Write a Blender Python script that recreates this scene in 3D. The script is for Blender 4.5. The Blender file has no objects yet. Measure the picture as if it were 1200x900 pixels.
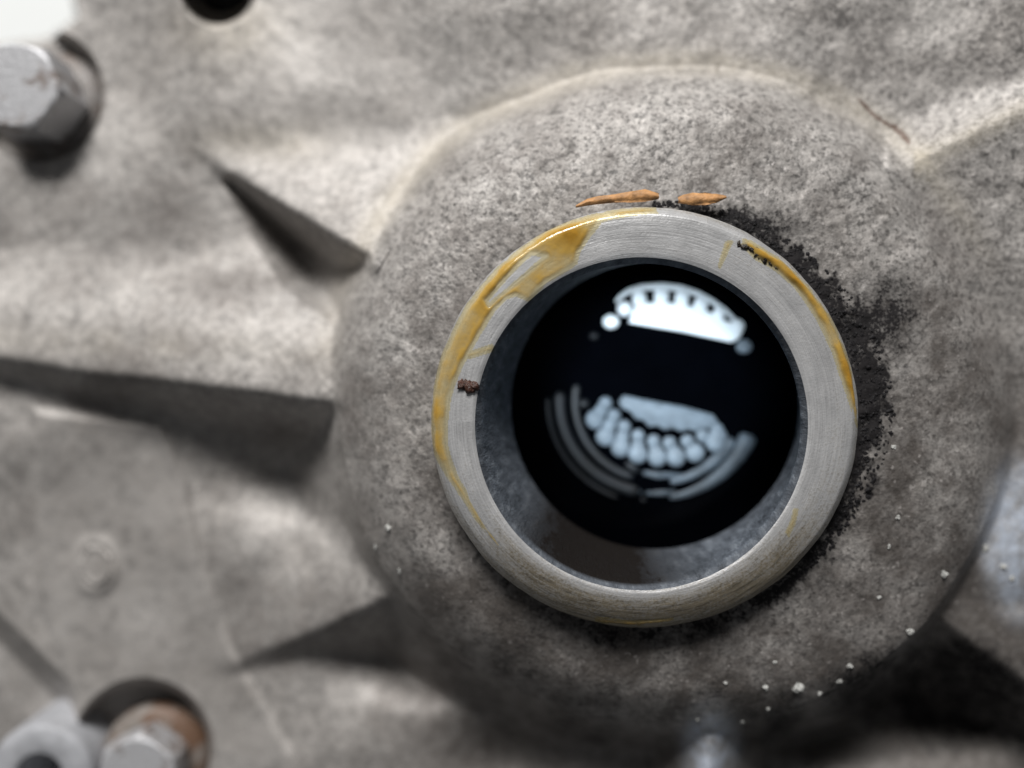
import bpy, bmesh, math, random
import numpy as np
from mathutils import Vector, Matrix, noise as mnoise

# ------------------------------------------------------------------ camera, world, lamps, exposure
SC = bpy.context.scene
COL = SC.collection
U = 1e-4                      # one drawing unit = 0.1 mm; the rim's face is z = 0
DIST = 866.7                  # lens to rim face, in drawing units

cam_d = bpy.data.cameras.new('camera')
cam = bpy.data.objects.new('camera', cam_d)
COL.objects.link(cam)
cam.location = (0, 0, DIST * U)
cam_d.lens = 26.0
cam_d.sensor_width = 36.0
cam_d.clip_start = 0.002
cam_d.clip_end = 20.0
cam_d.dof.use_dof = True
cam_d.dof.focus_distance = (DIST + 6) * U
cam_d.dof.aperture_fstop = 4.7
cam_d.dof.aperture_blades = 0
SC.camera = cam

w = bpy.data.worlds.new('World')
SC.world = w
w.use_nodes = True
bg = w.node_tree.nodes['Background']
bg.inputs['Color'].default_value = (0.93, 0.96, 1.0, 1)
bg.inputs['Strength'].default_value = 0.08


def aim(o, target):
    o.rotation_euler = (Vector(target) - o.location).to_track_quat('-Z', 'Y').to_euler()


def area(name, loc, target, sx, sy, power, col):
    d = bpy.data.lights.new(name, 'AREA')
    d.shape = 'RECTANGLE'
    d.size = sx
    d.size_y = sy
    d.energy = power
    d.color = col
    o = bpy.data.objects.new(name, d)
    COL.objects.link(o)
    o.location = loc
    aim(o, target)
    return o


# daylight from the open side of the workshop, at the top of the picture
area('window_light', (-0.36, 1.85, 1.32), (0, 0, 0), 1.0, 0.6, 79.0, (1.0, 0.985, 0.965))
# cold narrow spot added beside the lens to light bore and glint shapes
td = bpy.data.lights.new('bore_fill_spot', 'SPOT')
td.energy = 1.2
td.color = (0.78, 0.9, 1.0)
td.spot_size = math.radians(16)
td.spot_blend = 0.35
td.shadow_soft_size = 0.004
bore_lamp = bpy.data.objects.new('bore_fill_spot', td)
COL.objects.link(bore_lamp)
bore_lamp.location = ((490 - 600) * U, (450 - 395) * U, 0.0850)
aim(bore_lamp, ((797 - 600) * U, (450 - 460) * U, -0.016))

SC.view_settings.view_transform = 'Standard'
SC.view_settings.look = 'None'
SC.view_settings.gamma = 1.0
SC.view_settings.exposure = 0.0
SC.view_settings.use_curve_mapping = False
SC.render.engine = 'CYCLES'
SC.cycles.use_denoising = True
SC.cycles.max_bounces = 8

random.seed(7)
RNG = np.random.default_rng(11)


# ------------------------------------------------------------------ helpers
def wpt(x, y, z):
    """drawing units at their true place"""
    return ((x - 600) * U, (450 - y) * U, z * U)


def ipt(u, v, z):
    """a spot sighted in the photograph, carried to its depth z"""
    s = (DIST - z) / DIST
    return ((u - 600) * s * U, (450 - v) * s * U, z * U)


def tag(o, label=None, cat=None, group=None, kind=None):
    if label: o['label'] = label
    if cat: o['category'] = cat
    if group: o['group'] = group
    if kind: o['kind'] = kind
    return o


def empty(name, loc=(0, 0, 0)):
    o = bpy.data.objects.new(name, None)
    o.empty_display_size = 0.002
    COL.objects.link(o)
    o.location = loc
    return o


def link(name, me, mat, parent=None, smooth=True):
    o = bpy.data.objects.new(name, me)
    COL.objects.link(o)
    if mat: me.materials.append(mat)
    if smooth:
        me.polygons.foreach_set('use_smooth', [True] * len(me.polygons))
    if parent is not None:
        o.parent = parent
        # geometry is written at its place in the scene: undo an empty's offset
        t = parent.location if parent.type == 'EMPTY' else Vector((0, 0, 0))
        o.matrix_parent_inverse = Matrix.Translation(-t)
    return o


def mesh(name, verts, faces):
    me = bpy.data.meshes.new(name)
    me.from_pydata([tuple(v) for v in verts], [], [tuple(int(i) for i in f) for f in faces])
    me.update()
    return me


def loft(rings, n=160, cap_first=False, cap_last=False, jit=None):
    """rings: (z, cx, cy, r) circles in drawing units"""
    V, F = [], []
    for k, (z, cx, cy, r) in enumerate(rings):
        for i in range(n):
            a = 2 * math.pi * i / n
            rr = r
            zz = z
            if jit:
                rr, zz = jit(k, a, r, z)
            V.append(wpt(cx + rr * math.cos(a), cy - rr * math.sin(a), zz))
    for k in range(len(rings) - 1):
        for i in range(n):
            j = (i + 1) % n
            F.append((k * n + i, k * n + j, (k + 1) * n + j, (k + 1) * n + i))
    if cap_first: F.append(tuple(range(n)))
    if cap_last: F.append(tuple((len(rings) - 1) * n + i for i in range(n))[::-1])
    return V, F


def smooth01(x):
    x = np.clip(x, 0, 1)
    return x * x * (3 - 2 * x)


def vnoise(x, y, seed):
    """smooth value noise on arrays, period 256"""
    g = np.random.default_rng(seed).random((257, 257))
    xi = np.floor(x).astype(int); yi = np.floor(y).astype(int)
    fx = smooth01(x - xi); fy = smooth01(y - yi)
    xi %= 256; yi %= 256
    a = g[yi, xi]; b = g[yi, (xi + 1) % 256]; c = g[(yi + 1) % 256, xi]; d = g[(yi + 1) % 256, (xi + 1) % 256]
    return (a * (1 - fx) + b * fx) * (1 - fy) + (c * (1 - fx) + d * fx) * fy


def fbm(x, y, size, seed, octs=4, gain=0.5):
    s = 0; a = 1; t = 0
    for k in range(octs):
        s = s + a * vnoise(x / size * 2 ** k + 17.3 * k + 40, y / size * 2 ** k + 9.1 * k + 40, seed + k)
        t += a; a *= gain
    return s / t


def poly_sd(x, y, poly):
    """signed distance to a polygon, positive inside"""
    P = np.array(poly, float)
    d2 = np.full(x.shape, 1e18)
    inside = np.zeros(x.shape, bool)
    for i in range(len(P)):
        ax, ay = P[i]; bx, by = P[(i + 1) % len(P)]
        ex, ey = bx - ax, by - ay
        t = np.clip(((x - ax) * ex + (y - ay) * ey) / (ex * ex + ey * ey + 1e-9), 0, 1)
        d2 = np.minimum(d2, (x - ax - t * ex) ** 2 + (y - ay - t * ey) ** 2)
        c = ((ay > y) != (by > y)) & (x < (bx - ax) * (y - ay) / (by - ay + 1e-12) + ax)
        inside ^= c
    d = np.sqrt(d2)
    return np.where(inside, d, -d)


# ------------------------------------------------------------------ materials
class NT:
    def __init__(self, name):
        self.m = bpy.data.materials.new(name)
        self.m.use_nodes = True
        self.t = self.m.node_tree
        self.b = self.t.nodes['Principled BSDF']
        self.tc = self.t.nodes.new('ShaderNodeTexCoord')

    def n(self, kind, **kw):
        nd = self.t.nodes.new(kind)
        for k, v in kw.items(): setattr(nd, k, v)
        return nd

    def l(self, a, b): self.t.links.new(a, b)

    def noise(self, scale, detail=4, rough=0.55, vec=None, dist=0.0):
        nd = self.n('ShaderNodeTexNoise')
        nd.inputs['Scale'].default_value = scale
        nd.inputs['Detail'].default_value = detail
        nd.inputs['Roughness'].default_value = rough
        nd.inputs['Distortion'].default_value = dist
        self.l(vec if vec is not None else self.tc.outputs['Object'], nd.inputs['Vector'])
        return nd.outputs['Fac']

    def ramp(self, fac, stops, interp='LINEAR'):
        nd = self.n('ShaderNodeValToRGB')
        cr = nd.color_ramp
        cr.interpolation = interp
        while len(cr.elements) < len(stops): cr.elements.new(0.5)
        for e, (p, c) in zip(cr.elements, stops):
            e.position = p
            e.color = (c, c, c, 1) if not hasattr(c, '__len__') else (*c, 1)
        self.l(fac, nd.inputs['Fac'])
        return nd.outputs['Color']

    def mix(self, fac, a, b, mode='MIX'):
        nd = self.n('ShaderNodeMix', data_type='RGBA', blend_type=mode)
        for key, val in (('Factor', fac), ('A', a), ('B', b)):
            sock = [s for s in nd.inputs if s.name == key and (s.type == 'RGBA' or key == 'Factor' and s.type == 'VALUE')][0]
            if hasattr(val, 'is_linked'): self.l(val, sock)
            elif key == 'Factor': sock.default_value = val
            else: sock.default_value = (*val, 1)
        return [s for s in nd.outputs if s.type == 'RGBA'][0]

    def math(self, op, a, b=0.0, clamp=False):
        nd = self.n('ShaderNodeMath', operation=op, use_clamp=clamp)
        for i, v in enumerate((a, b)):
            if hasattr(v, 'is_linked'): self.l(v, nd.inputs[i])
            else: nd.inputs[i].default_value = v
        return nd.outputs[0]

    def attr(self, name):
        nd = self.n('ShaderNodeAttribute', attribute_name=name)
        return nd.outputs['Fac']

    def bump(self, h, dist, strength=1.0, normal=None):
        nd = self.n('ShaderNodeBump')
        nd.inputs['Strength'].default_value = strength
        nd.inputs['Distance'].default_value = dist
        self.l(h, nd.inputs['Height'])
        if normal is not None: self.l(normal, nd.inputs['Normal'])
        return nd.outputs['Normal']

    def setp(self, **kw):
        names = dict(col='Base Color', metal='Metallic', rough='Roughness', spec='Specular IOR Level', ior='IOR',
                     normal='Normal', coat='Coat Weight', coat_rough='Coat Roughness', trans='Transmission Weight',
                     alpha='Alpha', aniso='Anisotropic', sss='Subsurface Weight')
        for k, v in kw.items():
            s = self.b.inputs[names[k]]
            if hasattr(v, 'is_linked'): self.l(v, s)
            elif k == 'col': s.default_value = (*v, 1)
            else: s.default_value = v
        return self.m


def cast_material():
    t = NT('cast_aluminium')
    big = t.noise(75, 5, 0.6)
    mid = t.noise(380, 6, 0.65)
    fine = t.noise(2600, 3, 0.6)
    pits = t.noise(1500, 3, 0.5)
    blot = t.noise(520, 4, 0.6)
    grain = t.attr('grain')           # how sharply the skin is pitted
    base = t.ramp(big, [(0.3, (0.335, 0.312, 0.292)), (0.52, (0.42, 0.396, 0.375)), (0.72, (0.515, 0.49, 0.466))])
    m = t.ramp(mid, [(0.33, 0.68), (0.5, 0.97), (0.68, 1.2)])
    col = t.mix(0.9, base, m, 'MULTIPLY')
    rough_skin = t.math('SUBTRACT', 1.0, t.attr('smooth'))
    mott = t.ramp(t.noise(850, 4, 0.6), [(0.34, 0.62), (0.5, 0.98), (0.66, 1.35)])
    col = t.mix(t.math('MULTIPLY', rough_skin, 0.6), col, mott, 'MULTIPLY')
    f = t.ramp(fine, [(0.28, 0.5), (0.5, 0.98), (0.7, 1.35)])
    col = t.mix(t.math('ADD', t.math('MULTIPLY', grain, 0.6), 0.1), col, f, 'MULTIPLY')
    vo = t.n('ShaderNodeTexVoronoi', feature='F1')
    vo.inputs['Scale'].default_value = 1150
    vo.inputs['Randomness'].default_value = 1.0
    wv = t.n('ShaderNodeVectorMath', operation='ADD')
    t.l(t.tc.outputs['Object'], wv.inputs[0])
    wn = t.n('ShaderNodeTexNoise'); wn.inputs['Scale'].default_value = 2200; wn.inputs['Detail'].default_value = 2
    t.l(t.tc.outputs['Object'], wn.inputs['Vector'])
    ws = t.n('ShaderNodeVectorMath', operation='SCALE'); ws.inputs['Scale'].default_value = 0.0007
    t.l(wn.outputs['Color'], ws.inputs[0]); t.l(ws.outputs[0], wv.inputs[1])
    t.l(wv.outputs[0], vo.inputs['Vector'])
    spot = t.math('SUBTRACT', vo.outputs['Distance'], t.math('MULTIPLY', t.math('SUBTRACT', blot, 0.5), -1.6))
    pd = t.ramp(spot, [(0.16, 0.25), (0.40, 1.0)])
    col = t.mix(t.math('MULTIPLY', grain, 0.5), col, pd, 'MULTIPLY')
    pd2 = t.ramp(pits, [(0.36, 0.22), (0.46, 1.0)])
    col = t.mix(t.math('MULTIPLY', grain, 0.65), col, pd2, 'MULTIPLY')
    # tan film settled in the creases
    tn = t.math('MULTIPLY', t.attr('tan'), t.ramp(mid, [(0.3, 0.45), (0.7, 1.0)]))
    col = t.mix(tn, col, (0.50, 0.45, 0.365))
    # soft brown-grey soiling
    s = t.math('ADD', t.attr('soil'), t.math('MULTIPLY', t.math('SUBTRACT', mid, 0.5), 1.3))
    sm = t.math('MULTIPLY', t.ramp(s, [(0.15, 0.0), (0.85, 1.0)]), 0.86)
    col = t.mix(sm, col, (0.083, 0.071, 0.063))
    # oily grime and painted shade of hollow and rim: edges broken by the grain
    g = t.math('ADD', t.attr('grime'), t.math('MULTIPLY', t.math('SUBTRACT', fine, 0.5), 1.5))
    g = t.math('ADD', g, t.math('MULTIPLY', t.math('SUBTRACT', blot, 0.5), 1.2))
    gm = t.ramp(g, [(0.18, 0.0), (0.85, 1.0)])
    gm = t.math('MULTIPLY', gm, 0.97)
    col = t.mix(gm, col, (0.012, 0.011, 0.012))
    r = t.math('ADD', t.attr('rust'), t.math('MULTIPLY', t.math('SUBTRACT', fine, 0.5), 1.4))
    col = t.mix(t.math('MULTIPLY', t.ramp(r, [(0.45, 0.0), (0.8, 1.0)]), 0.75), col, (0.095, 0.047, 0.028))
    # pale flecks at random
    fl = t.ramp(t.noise(1300, 2, 0.5), [(0.66, 0.0), (0.73, 1.0)])
    col = t.mix(t.math('MULTIPLY', t.math('MULTIPLY', fl, 0.35), t.math('SUBTRACT', 1.0, gm)), col, (0.70, 0.655, 0.63))
    h = t.math('ADD', t.math('MULTIPLY', fine, t.math('ADD', t.math('MULTIPLY', grain, 0.9), 0.1)), t.math('MULTIPLY', mid, 0.7))
    nrm = t.bump(h, 0.00022, 0.5)
    cl = t.math('MULTIPLY', t.attr('clean_sheen'), t.ramp(mid, [(0.35, 0.25), (0.6, 1.0)]))
    col = t.mix(t.math('MULTIPLY', cl, 0.9), col, (0.56, 0.62, 0.72))  # bluish highlight put into the base colour
    rg = t.ramp(mid, [(0.3, 0.5), (0.7, 0.72)])
    inv = t.math('SUBTRACT', 1.0, gm)
    return t.setp(col=col, metal=t.math('MULTIPLY', inv, 0.3), rough=t.math('ADD', rg, t.math('MULTIPLY', gm, 0.2)), spec=t.math('ADD', t.math('MULTIPLY', inv, 0.4), 0.08), normal=nrm)


def rim_material():
    t = NT('machined_rim_metal')
    sep = t.n('ShaderNodeVectorMath', operation='SUBTRACT')
    t.l(t.tc.outputs['Object'], sep.inputs[0])
    sep.inputs[1].default_value = wpt(755, 494, 0)
    lng = t.n('ShaderNodeVectorMath', operation='LENGTH')
    t.l(sep.outputs[0], lng.inputs[0])
    xyz = t.n('ShaderNodeSeparateXYZ')
    t.l(sep.outputs[0], xyz.inputs[0])
    ang = t.math('ARCTAN2', xyz.outputs[1], xyz.outputs[0])
    cmb = t.n('ShaderNodeCombineXYZ')
    t.l(t.math('MULTIPLY', lng.outputs['Value'], 5200.0), cmb.inputs[0])
    t.l(t.math('MULTIPLY', ang, 2.2), cmb.inputs[1])
    lines = t.noise(1.0, 4, 0.6, vec=cmb.outputs[0])
    cmb2 = t.n('ShaderNodeCombineXYZ')
    t.l(t.math('MULTIPLY', lng.outputs['Value'], 700.0), cmb2.inputs[0])
    t.l(t.math('MULTIPLY', ang, 4.0), cmb2.inputs[1])
    smear = t.noise(1.0, 5, 0.6, vec=cmb2.outputs[0])
    cmb3 = t.n('ShaderNodeCombineXYZ')
    t.l(t.math('MULTIPLY', lng.outputs['Value'], 2400.0), cmb3.inputs[0])
    t.l(t.math('ADD', t.math('MULTIPLY', ang, 7.0), t.math('MULTIPLY', lng.outputs['Value'], 900.0)), cmb3.inputs[1])
    mid = t.noise(600, 5, 0.65)
    fine = t.noise(3200, 3, 0.6)
    col = t.ramp(lines, [(0.25, (0.42, 0.418, 0.42)), (0.5, (0.55, 0.548, 0.55)), (0.75, (0.65, 0.648, 0.65))])
    col = t.mix(0.55, col, t.ramp(smear, [(0.3, 0.62), (0.6, 1.05)]), 'MULTIPLY')
    # brown oil stain with its own shape on the lower part (attribute painted per vertex)
    st = t.math('ADD', t.attr('stain'), t.math('MULTIPLY', t.math('SUBTRACT', smear, 0.5), 1.0))
    st = t.math('ADD', st, t.math('MULTIPLY', t.math('SUBTRACT', fine, 0.5), 1.3))
    stm = t.ramp(st, [(0.2, 0.0), (1.0, 1.0)])
    col = t.mix(t.math('MULTIPLY', stm, 0.92), col, (0.20, 0.165, 0.108))
    scr = t.noise(1.0, 3, 0.7, vec=cmb3.outputs[0])
    col = t.mix(t.math('MULTIPLY', stm, 0.75), col, t.ramp(scr, [(0.34, 0.35), (0.5, 1.0), (0.7, 1.5)]), 'MULTIPLY')
    sp = t.ramp(fine, [(0.30, 0.45), (0.4, 1.0)])
    col = t.mix(0.45, col, sp, 'MULTIPLY')
    h = t.math('ADD', lines, t.math('MULTIPLY', fine, 0.8))
    nrm = t.bump(h, 0.00007, 0.6)
    rg = t.math('ADD', t.ramp(mid, [(0.3, 0.34), (0.7, 0.5)]), t.math('MULTIPLY', stm, 0.12))
    return t.setp(col=col, metal=0.45, rough=rg, normal=nrm)


def bore_material():
    t = NT('bore_steel')
    mp = t.n('ShaderNodeMapping')
    mp.inputs['Scale'].default_value = (1.0, 1.0, 0.45)
    t.l(t.tc.outputs['Object'], mp.inputs[0])
    mid = t.noise(800, 5, 0.65, vec=mp.outputs[0])
    fine = t.noise(2600, 4, 0.6, vec=mp.outputs[0])
    col = t.ramp(mid, [(0.3, (0.05, 0.057, 0.068)), (0.55, (0.155, 0.175, 0.205)), (0.75, (0.34, 0.375, 0.42))])
    st = t.math('ADD', t.attr('stain'), t.math('MULTIPLY', t.math('SUBTRACT', mid, 0.5), 0.5))
    sr = t.ramp(st, [(0.2, 0.0), (0.9, 1.0)])
    col = t.mix(sr, col, (0.012, 0.010, 0.009))
    nrm = t.bump(t.math('ADD', fine, mid), 0.0003, 0.55)
    keep_ = t.math('SUBTRACT', 1.0, sr)
    return t.setp(col=col, metal=t.math('MULTIPLY', keep_, 0.4), rough=0.55, spec=t.math('ADD', t.math('MULTIPLY', keep_, 0.4), 0.08), normal=nrm)


def simple(name, col, rough=0.5, metal=0.0, nscale=900, var=0.35, bump=0.0, **kw):
    t = NT(name)
    nz = t.noise(nscale, 5, 0.6)
    c = t.mix(1.0, col, t.ramp(nz, [(0.3, 1 - var), (0.7, 1 + var)]), 'MULTIPLY')
    t.setp(col=c, rough=rough, metal=metal, **kw)
    if bump:
        t.setp(normal=t.bump(nz, bump, 0.8))
    return t.m


def bolt_material(name, col, rustcol, lo, hi, metal=0.35):
    t = NT(name)
    nz = t.noise(260, 5, 0.6)
    f = t.noise(1500, 4, 0.6)
    c = t.mix(0.7, col, t.ramp(f, [(0.3, 0.75), (0.7, 1.15)]), 'MULTIPLY')
    c = t.mix(t.ramp(nz, [(lo, 0.0), (hi, 1.0)]), c, rustcol)
    return t.setp(col=c, rough=0.5, metal=metal, normal=t.bump(f, 0.0003, 0.5))


def film_material():
    t = NT('amber_film')
    th = t.attr('thick')
    nz = t.noise(700, 5, 0.6)
    tint = t.n('ShaderNodeBsdfTransparent')
    t.l(t.mix(th, (1.0, 0.95, 0.78), (0.9, 0.66, 0.25)), tint.inputs[0])
    t.setp(col=t.ramp(t.math('ADD', th, t.math('MULTIPLY', t.math('SUBTRACT', nz, 0.5), 0.6)), [(0.1, (0.62, 0.50, 0.26)), (0.5, (0.58, 0.37, 0.085)), (0.95, (0.44, 0.235, 0.03))]), rough=0.13, spec=0.6,
           normal=t.bump(nz, 0.0002, 0.35))
    mx = t.n('ShaderNodeMixShader')
    body = t.math('MULTIPLY', t.ramp(th, [(0.0, 0.0), (0.12, 0.3), (0.5, 0.75), (1.0, 0.95)]), t.ramp(nz, [(0.25, 0.5), (0.6, 1.0)]))
    t.l(body, mx.inputs[0])
    t.l(tint.outputs[0], mx.inputs[1])
    t.l(t.b.outputs[0], mx.inputs[2])
    t.l(mx.outputs[0], t.t.nodes['Material Output'].inputs['Surface'])
    return t.m


M_CAST = cast_material()
M_RIM = rim_material()
M_BORE = bore_material()
M_OIL = simple('black_gear_oil', (0.0006, 0.0008, 0.0014), rough=0.04, nscale=200, var=0.2, spec=0.04)
M_CAVITY = simple('oily_cavity_wall', (0.01, 0.01, 0.012), rough=0.4)
M_GLINT = simple('glint_white', (0.80, 0.85, 0.88), rough=0.7, metal=0.0, nscale=500, var=0.06)  # these four carry the glints' brightness in their colour, white to faint
M_GLINT_GREY = simple('glint_grey', (0.118, 0.144, 0.168), rough=0.65, metal=0.0, nscale=700, var=0.25)
M_DIM = simple('glint_dim', (0.0034, 0.0046, 0.0064), rough=0.6, metal=0.0, nscale=330, var=0.9)
M_BAND = simple('glint_arc', (0.056, 0.071, 0.086), rough=0.6, nscale=350, var=0.5)
M_FILM = film_material()
M_FLAKE = simple('dry_brown_flake', (0.46, 0.235, 0.09), rough=0.6, nscale=900, var=0.45, bump=0.0003)
M_RUST = simple('rust_crumb', (0.062, 0.026, 0.017), rough=0.32, nscale=1800, var=0.8, bump=0.0005)
M_CRUD = simple('black_grime', (0.010, 0.009, 0.010), spec=0.25, rough=0.6, nscale=1500, var=0.6, bump=0.0004)
M_GRIT = simple('pale_grit', (0.42, 0.42, 0.40), rough=0.6, nscale=1500, var=0.4, bump=0.0003)
M_BOLT = bolt_material('zinc_bolt', (0.50, 0.50, 0.515), (0.17, 0.125, 0.10), 0.54, 0.68)
M_FLANGE = bolt_material('dull_flange', (0.20, 0.185, 0.175), (0.10, 0.075, 0.06), 0.45, 0.7, 0.2)
M_RUSTY = bolt_material('rusty_flange', (0.22, 0.195, 0.175), (0.125, 0.07, 0.042), 0.42, 0.56, 0.1)
M_HOLE = simple('dark_hole', (0.02, 0.021, 0.024), rough=0.5)
M_FLOOR = simple('white_floor', (0.86, 0.88, 0.87), rough=0.6, nscale=3, var=0.06)

# ------------------------------------------------------------------ backdrop: pale floor far behind the casting
fl = mesh('floor', [(-3, -3, -0.32), (3, -3, -0.32), (3, 3, -0.32), (-3, 3, -0.32)], [(0, 1, 2, 3)])
tag(link('floor', fl, M_FLOOR), 'bright white floor out of focus beyond the casting', None, kind='structure')

# ------------------------------------------------------------------ the casting: one relief, split into its boss, ribs and wall
STEP = 2.5
us = np.arange(-170, 1371, STEP)
vs = np.arange(-150, 1051, STEP)
GU, GV = np.meshgrid(us, vs)
H, W = GU.shape

ctrl = np.array([  # sighted spots of the plain wall: u, v, depth
    (-100, -80, -290), (100, 80, -262), (0, 300, -240), (0, 470, -246), (300, 50, -205), (320, 130, -190), (480, 130, -170), (600, 0, -130), (600, 90, -150),
    (800, 30, -128), (1000, 0, -92), (1000, 60, -108), (1200, 40, -84), (1350, 60, -90), (1100, 140, -100), (1200, 320, -88), (1350, 400, -100), (1130, 240, -84), (1200, 560, -112), (1260, 640, -118), (1165, 660, -112),
    (1250, 800, -240), (1000, 900, -250), (1150, 880, -250), (940, 1000, -265), (720, 900, -240), (600, 900, -255), (480, 820, -235), (400, 850, -250), (250, 850, -270),
    (100, 750, -275), (100, 620, -272), (200, 560, -258), (330, 620, -238), (380, 560, -228), (330, 330, -222), (395, 345, -262), (375, 310, -246), (330, 270, -226),
    (250, 260, -222), (150, 330, -232), (-100, 700, -300), (-100, 1000, -320), (300, 1000, -290)], float)
ww = np.zeros_like(GU); zz = np.zeros_like(GU)
for (a, b, c) in ctrl:
    k = 1.0 / (((GU - a) ** 2 + (GV - b) ** 2) + 60.0 ** 2) ** 1.7
    ww += k; zz += k * c
FLOORZ = zz / ww
for (cx, cy, sx, sy, dz) in ((384, 345, 44, 44, 120), (365, 550, 85, 52, 70), (500, 765, 90, 50, 80), (600, 880, 60, 50, 40), (1090, 810, 100, 60, 130), (960, 855, 70, 30, 70)):
    FLOORZ = FLOORZ - dz * np.exp(-(((GU - cx) / sx) ** 2 + ((GV - cy) / sy) ** 2))

wob = (fbm(GU, GV, 130, 3, 3) - 0.5)
R = np.hypot((GU - 795) * np.where(GU < 795, 0.955, 1.0), GV - 470)
TH = np.arctan2(470 - GV, GU - 795)
Rw = R + wob * 14
# a flat-topped boss that tips away towards its foot (lower side), then a rounded shoulder
down = (GV - 470) / 395.0
right = (GU - 795) / 395.0
BOSS = -24 - 40 * np.clip(Rw / 395, 0, 2) ** 2.4 - 17 * np.clip(down, 0, 1.2) ** 1.3 + 6 * right
lr = np.exp(-((np.degrees(TH) + 48) / 26) ** 2)
lf = np.exp(-((np.abs(np.degrees(TH)) - 180) / 50) ** 2)
sh = np.clip(Rw - 325 - 45 * lr, 0, None)
BOSS -= np.minimum(sh ** 2 * 0.013, 70 + 0 * sh) + np.clip(Rw - 382 - 6 * lr, 0, None) * (2.6 + 2.5 * lr - 0.3 * lf)


def rib(p0, p1, z0, z1, kup, klow, wob_amp=8, rnd=10, end=0.0, brk=0, stop=False):
    """ridge along p0->p1 (its lower edge); up side falls at kup, low side at klow"""
    ax, ay = p0; bx, by = p1
    ex, ey = bx - ax, by - ay
    L = math.hypot(ex, ey)
    ex /= L; ey /= L
    t = ((GU - ax) * ex + (GV - ay) * ey)
    d = ((GU - ax) * ey - (GV - ay) * ex) + wob * wob_amp
    tt = t / L
    zc = z0 + (z1 - z0) * np.clip(tt, -0.35, 1.3)
    zc = zc - np.clip(-t - 6, 0, None) * end
    dd = np.sqrt(d * d + rnd * rnd) - rnd
    if brk: dd = dd + np.where(d > 0, np.maximum(d - brk, 0) ** 2 / (np.maximum(d - brk, 0) + 60) * 2.0, 0)
    if stop: zc = zc - np.clip(t - L - 40, 0, None) * 2.5
    return zc - np.where(d > 0, dd * kup, dd * klow)


RIBS = [
    rib((238, 176), (412, 288), -224, -108, 0.5, 3.2, 8, 13, 0.5, 0, True),
    rib((-120, 400), (400, 466), -225, -112, 0.3, 3.0, 8, 16, 0, 50, True),
    rib((285, 770), (462, 690), -252, -150, 0.5, 2.6, 8, 14, 0.5, 60, True),
    rib((818, 1000), (838, 820), -150, -105, 1.9, 1.9, 8, 8),
    rib((1075, 700), (1330, 880), -118, -160, 0.1, 2.4, 8, 16),
    rib((1085, 186), (1330, 66), -72, -60, 1.3, 0.12, 6, 14),
]
# each rib only beyond the boss it springs from
far = np.clip((R - 310) / 60, 0, 1)
ribs = []
for i, z in enumerate(RIBS):
    ribs.append(z - (1 - far) * (120 if i != 3 else 0))
ribs[3] = ribs[3] - np.clip(830 - GV, 0, None) * 0.8 - np.clip(np.abs(GU - 828) - 60, 0, None) * 3
ribs[4] = ribs[4] - np.clip(1060 - GU, 0, None) * 3
ribs[5] = ribs[5] - np.clip(1040 - GU, 0, None) * 3 - np.clip(GV - 330, 0, None) * 0.4


def smax(a, b, k):
    h = np.clip(0.5 + 0.5 * (a - b) / k, 0, 1)
    return b * (1 - h) + a * h + k * h * (1 - h)


Z = FLOORZ + wob * 8
own = np.zeros(Z.shape, int)
stack = [FLOORZ] + ribs + [BOSS]
own = np.argmax(np.stack(stack), axis=0)
for i, z in enumerate(ribs):
    Z = smax(Z, z, 8 if i == 4 else 24)
    if i == 1:
        pk = poly_sd(GU, GV, [(270, 215), (425, 305), (440, 372), (398, 372), (340, 330)])
        Z = Z - 85 * smooth01((pk + 14) / 44)      # the deep end of the pocket under the upper rib
Z = smax(Z, BOSS, 38 - 30 * lr - 4 * lf)

# bolt recesses, a cored hole and a small cast nub on the wall
def dish(cx, cy, r, depth, edge=8):
    global Z
    q = np.hypot(GU - cx, GV - cy)
    m = smooth01((r - q) / edge + 0.5)
    Z = Z * (1 - m) + np.minimum(Z, -0 + depth) * m


# seats round the bolts
dish(45, 112, 74, -318, 10)
dish(168, 880, 80, -335, 10)
dish(256, -12, 40, -330, 8)
q = np.hypot((GU - 112) / 22, (GV - 663) / 28)
Z += 5 * np.exp(-((q - 1.0) / 0.3) ** 2) + 5 * (q < 0.8)
# step along the lower left edge
e = (GV - 715) - (GU - 0) * 0.95 + 10 * wob
Z -= 85 * smooth01(e / 40.0) * smooth01((95 - GU) / 20.0) * (GV > 640)

Z += 9 * smooth01(poly_sd(GU, GV, [(40, 480), (190, 500), (216, 560), (236, 660), (272, 765), (345, 890), (380, 1000), (120, 1000), (80, 800), (45, 690)]) / 14 + 0.5)
# cast skin
near = np.clip((Z + 170) / 120, 0, 1)
Z += (fbm(GU, GV, 20, 21, 4, 0.65) - 0.5) * (2.0 + 2.2 * near) + (fbm(GU, GV, 70, 31, 3) - 0.5) * 6

# crusted zone against the right of the rim
ang = np.degrees(np.arctan2(493 - GV, GU - 757))
rr = np.hypot(GU - 757, GV - 493)
crustw = np.interp(ang, [-60, -42, -32, -15, 0, 12, 24, 38, 52, 66, 80, 92], [0, 12, 20, 34, 47, 50, 46, 36, 30, 24, 14, 0])
crust = np.where((ang > -60) & (ang < 92), smooth01((250 + crustw * 1.0 - rr + 34 * (fbm(GU, GV, 14, 51, 4, .65) - 0.5) * 2) / 32), 0)
Z += crust * (fbm(GU, GV, 11, 61, 2) - 0.35) * 5

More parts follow.
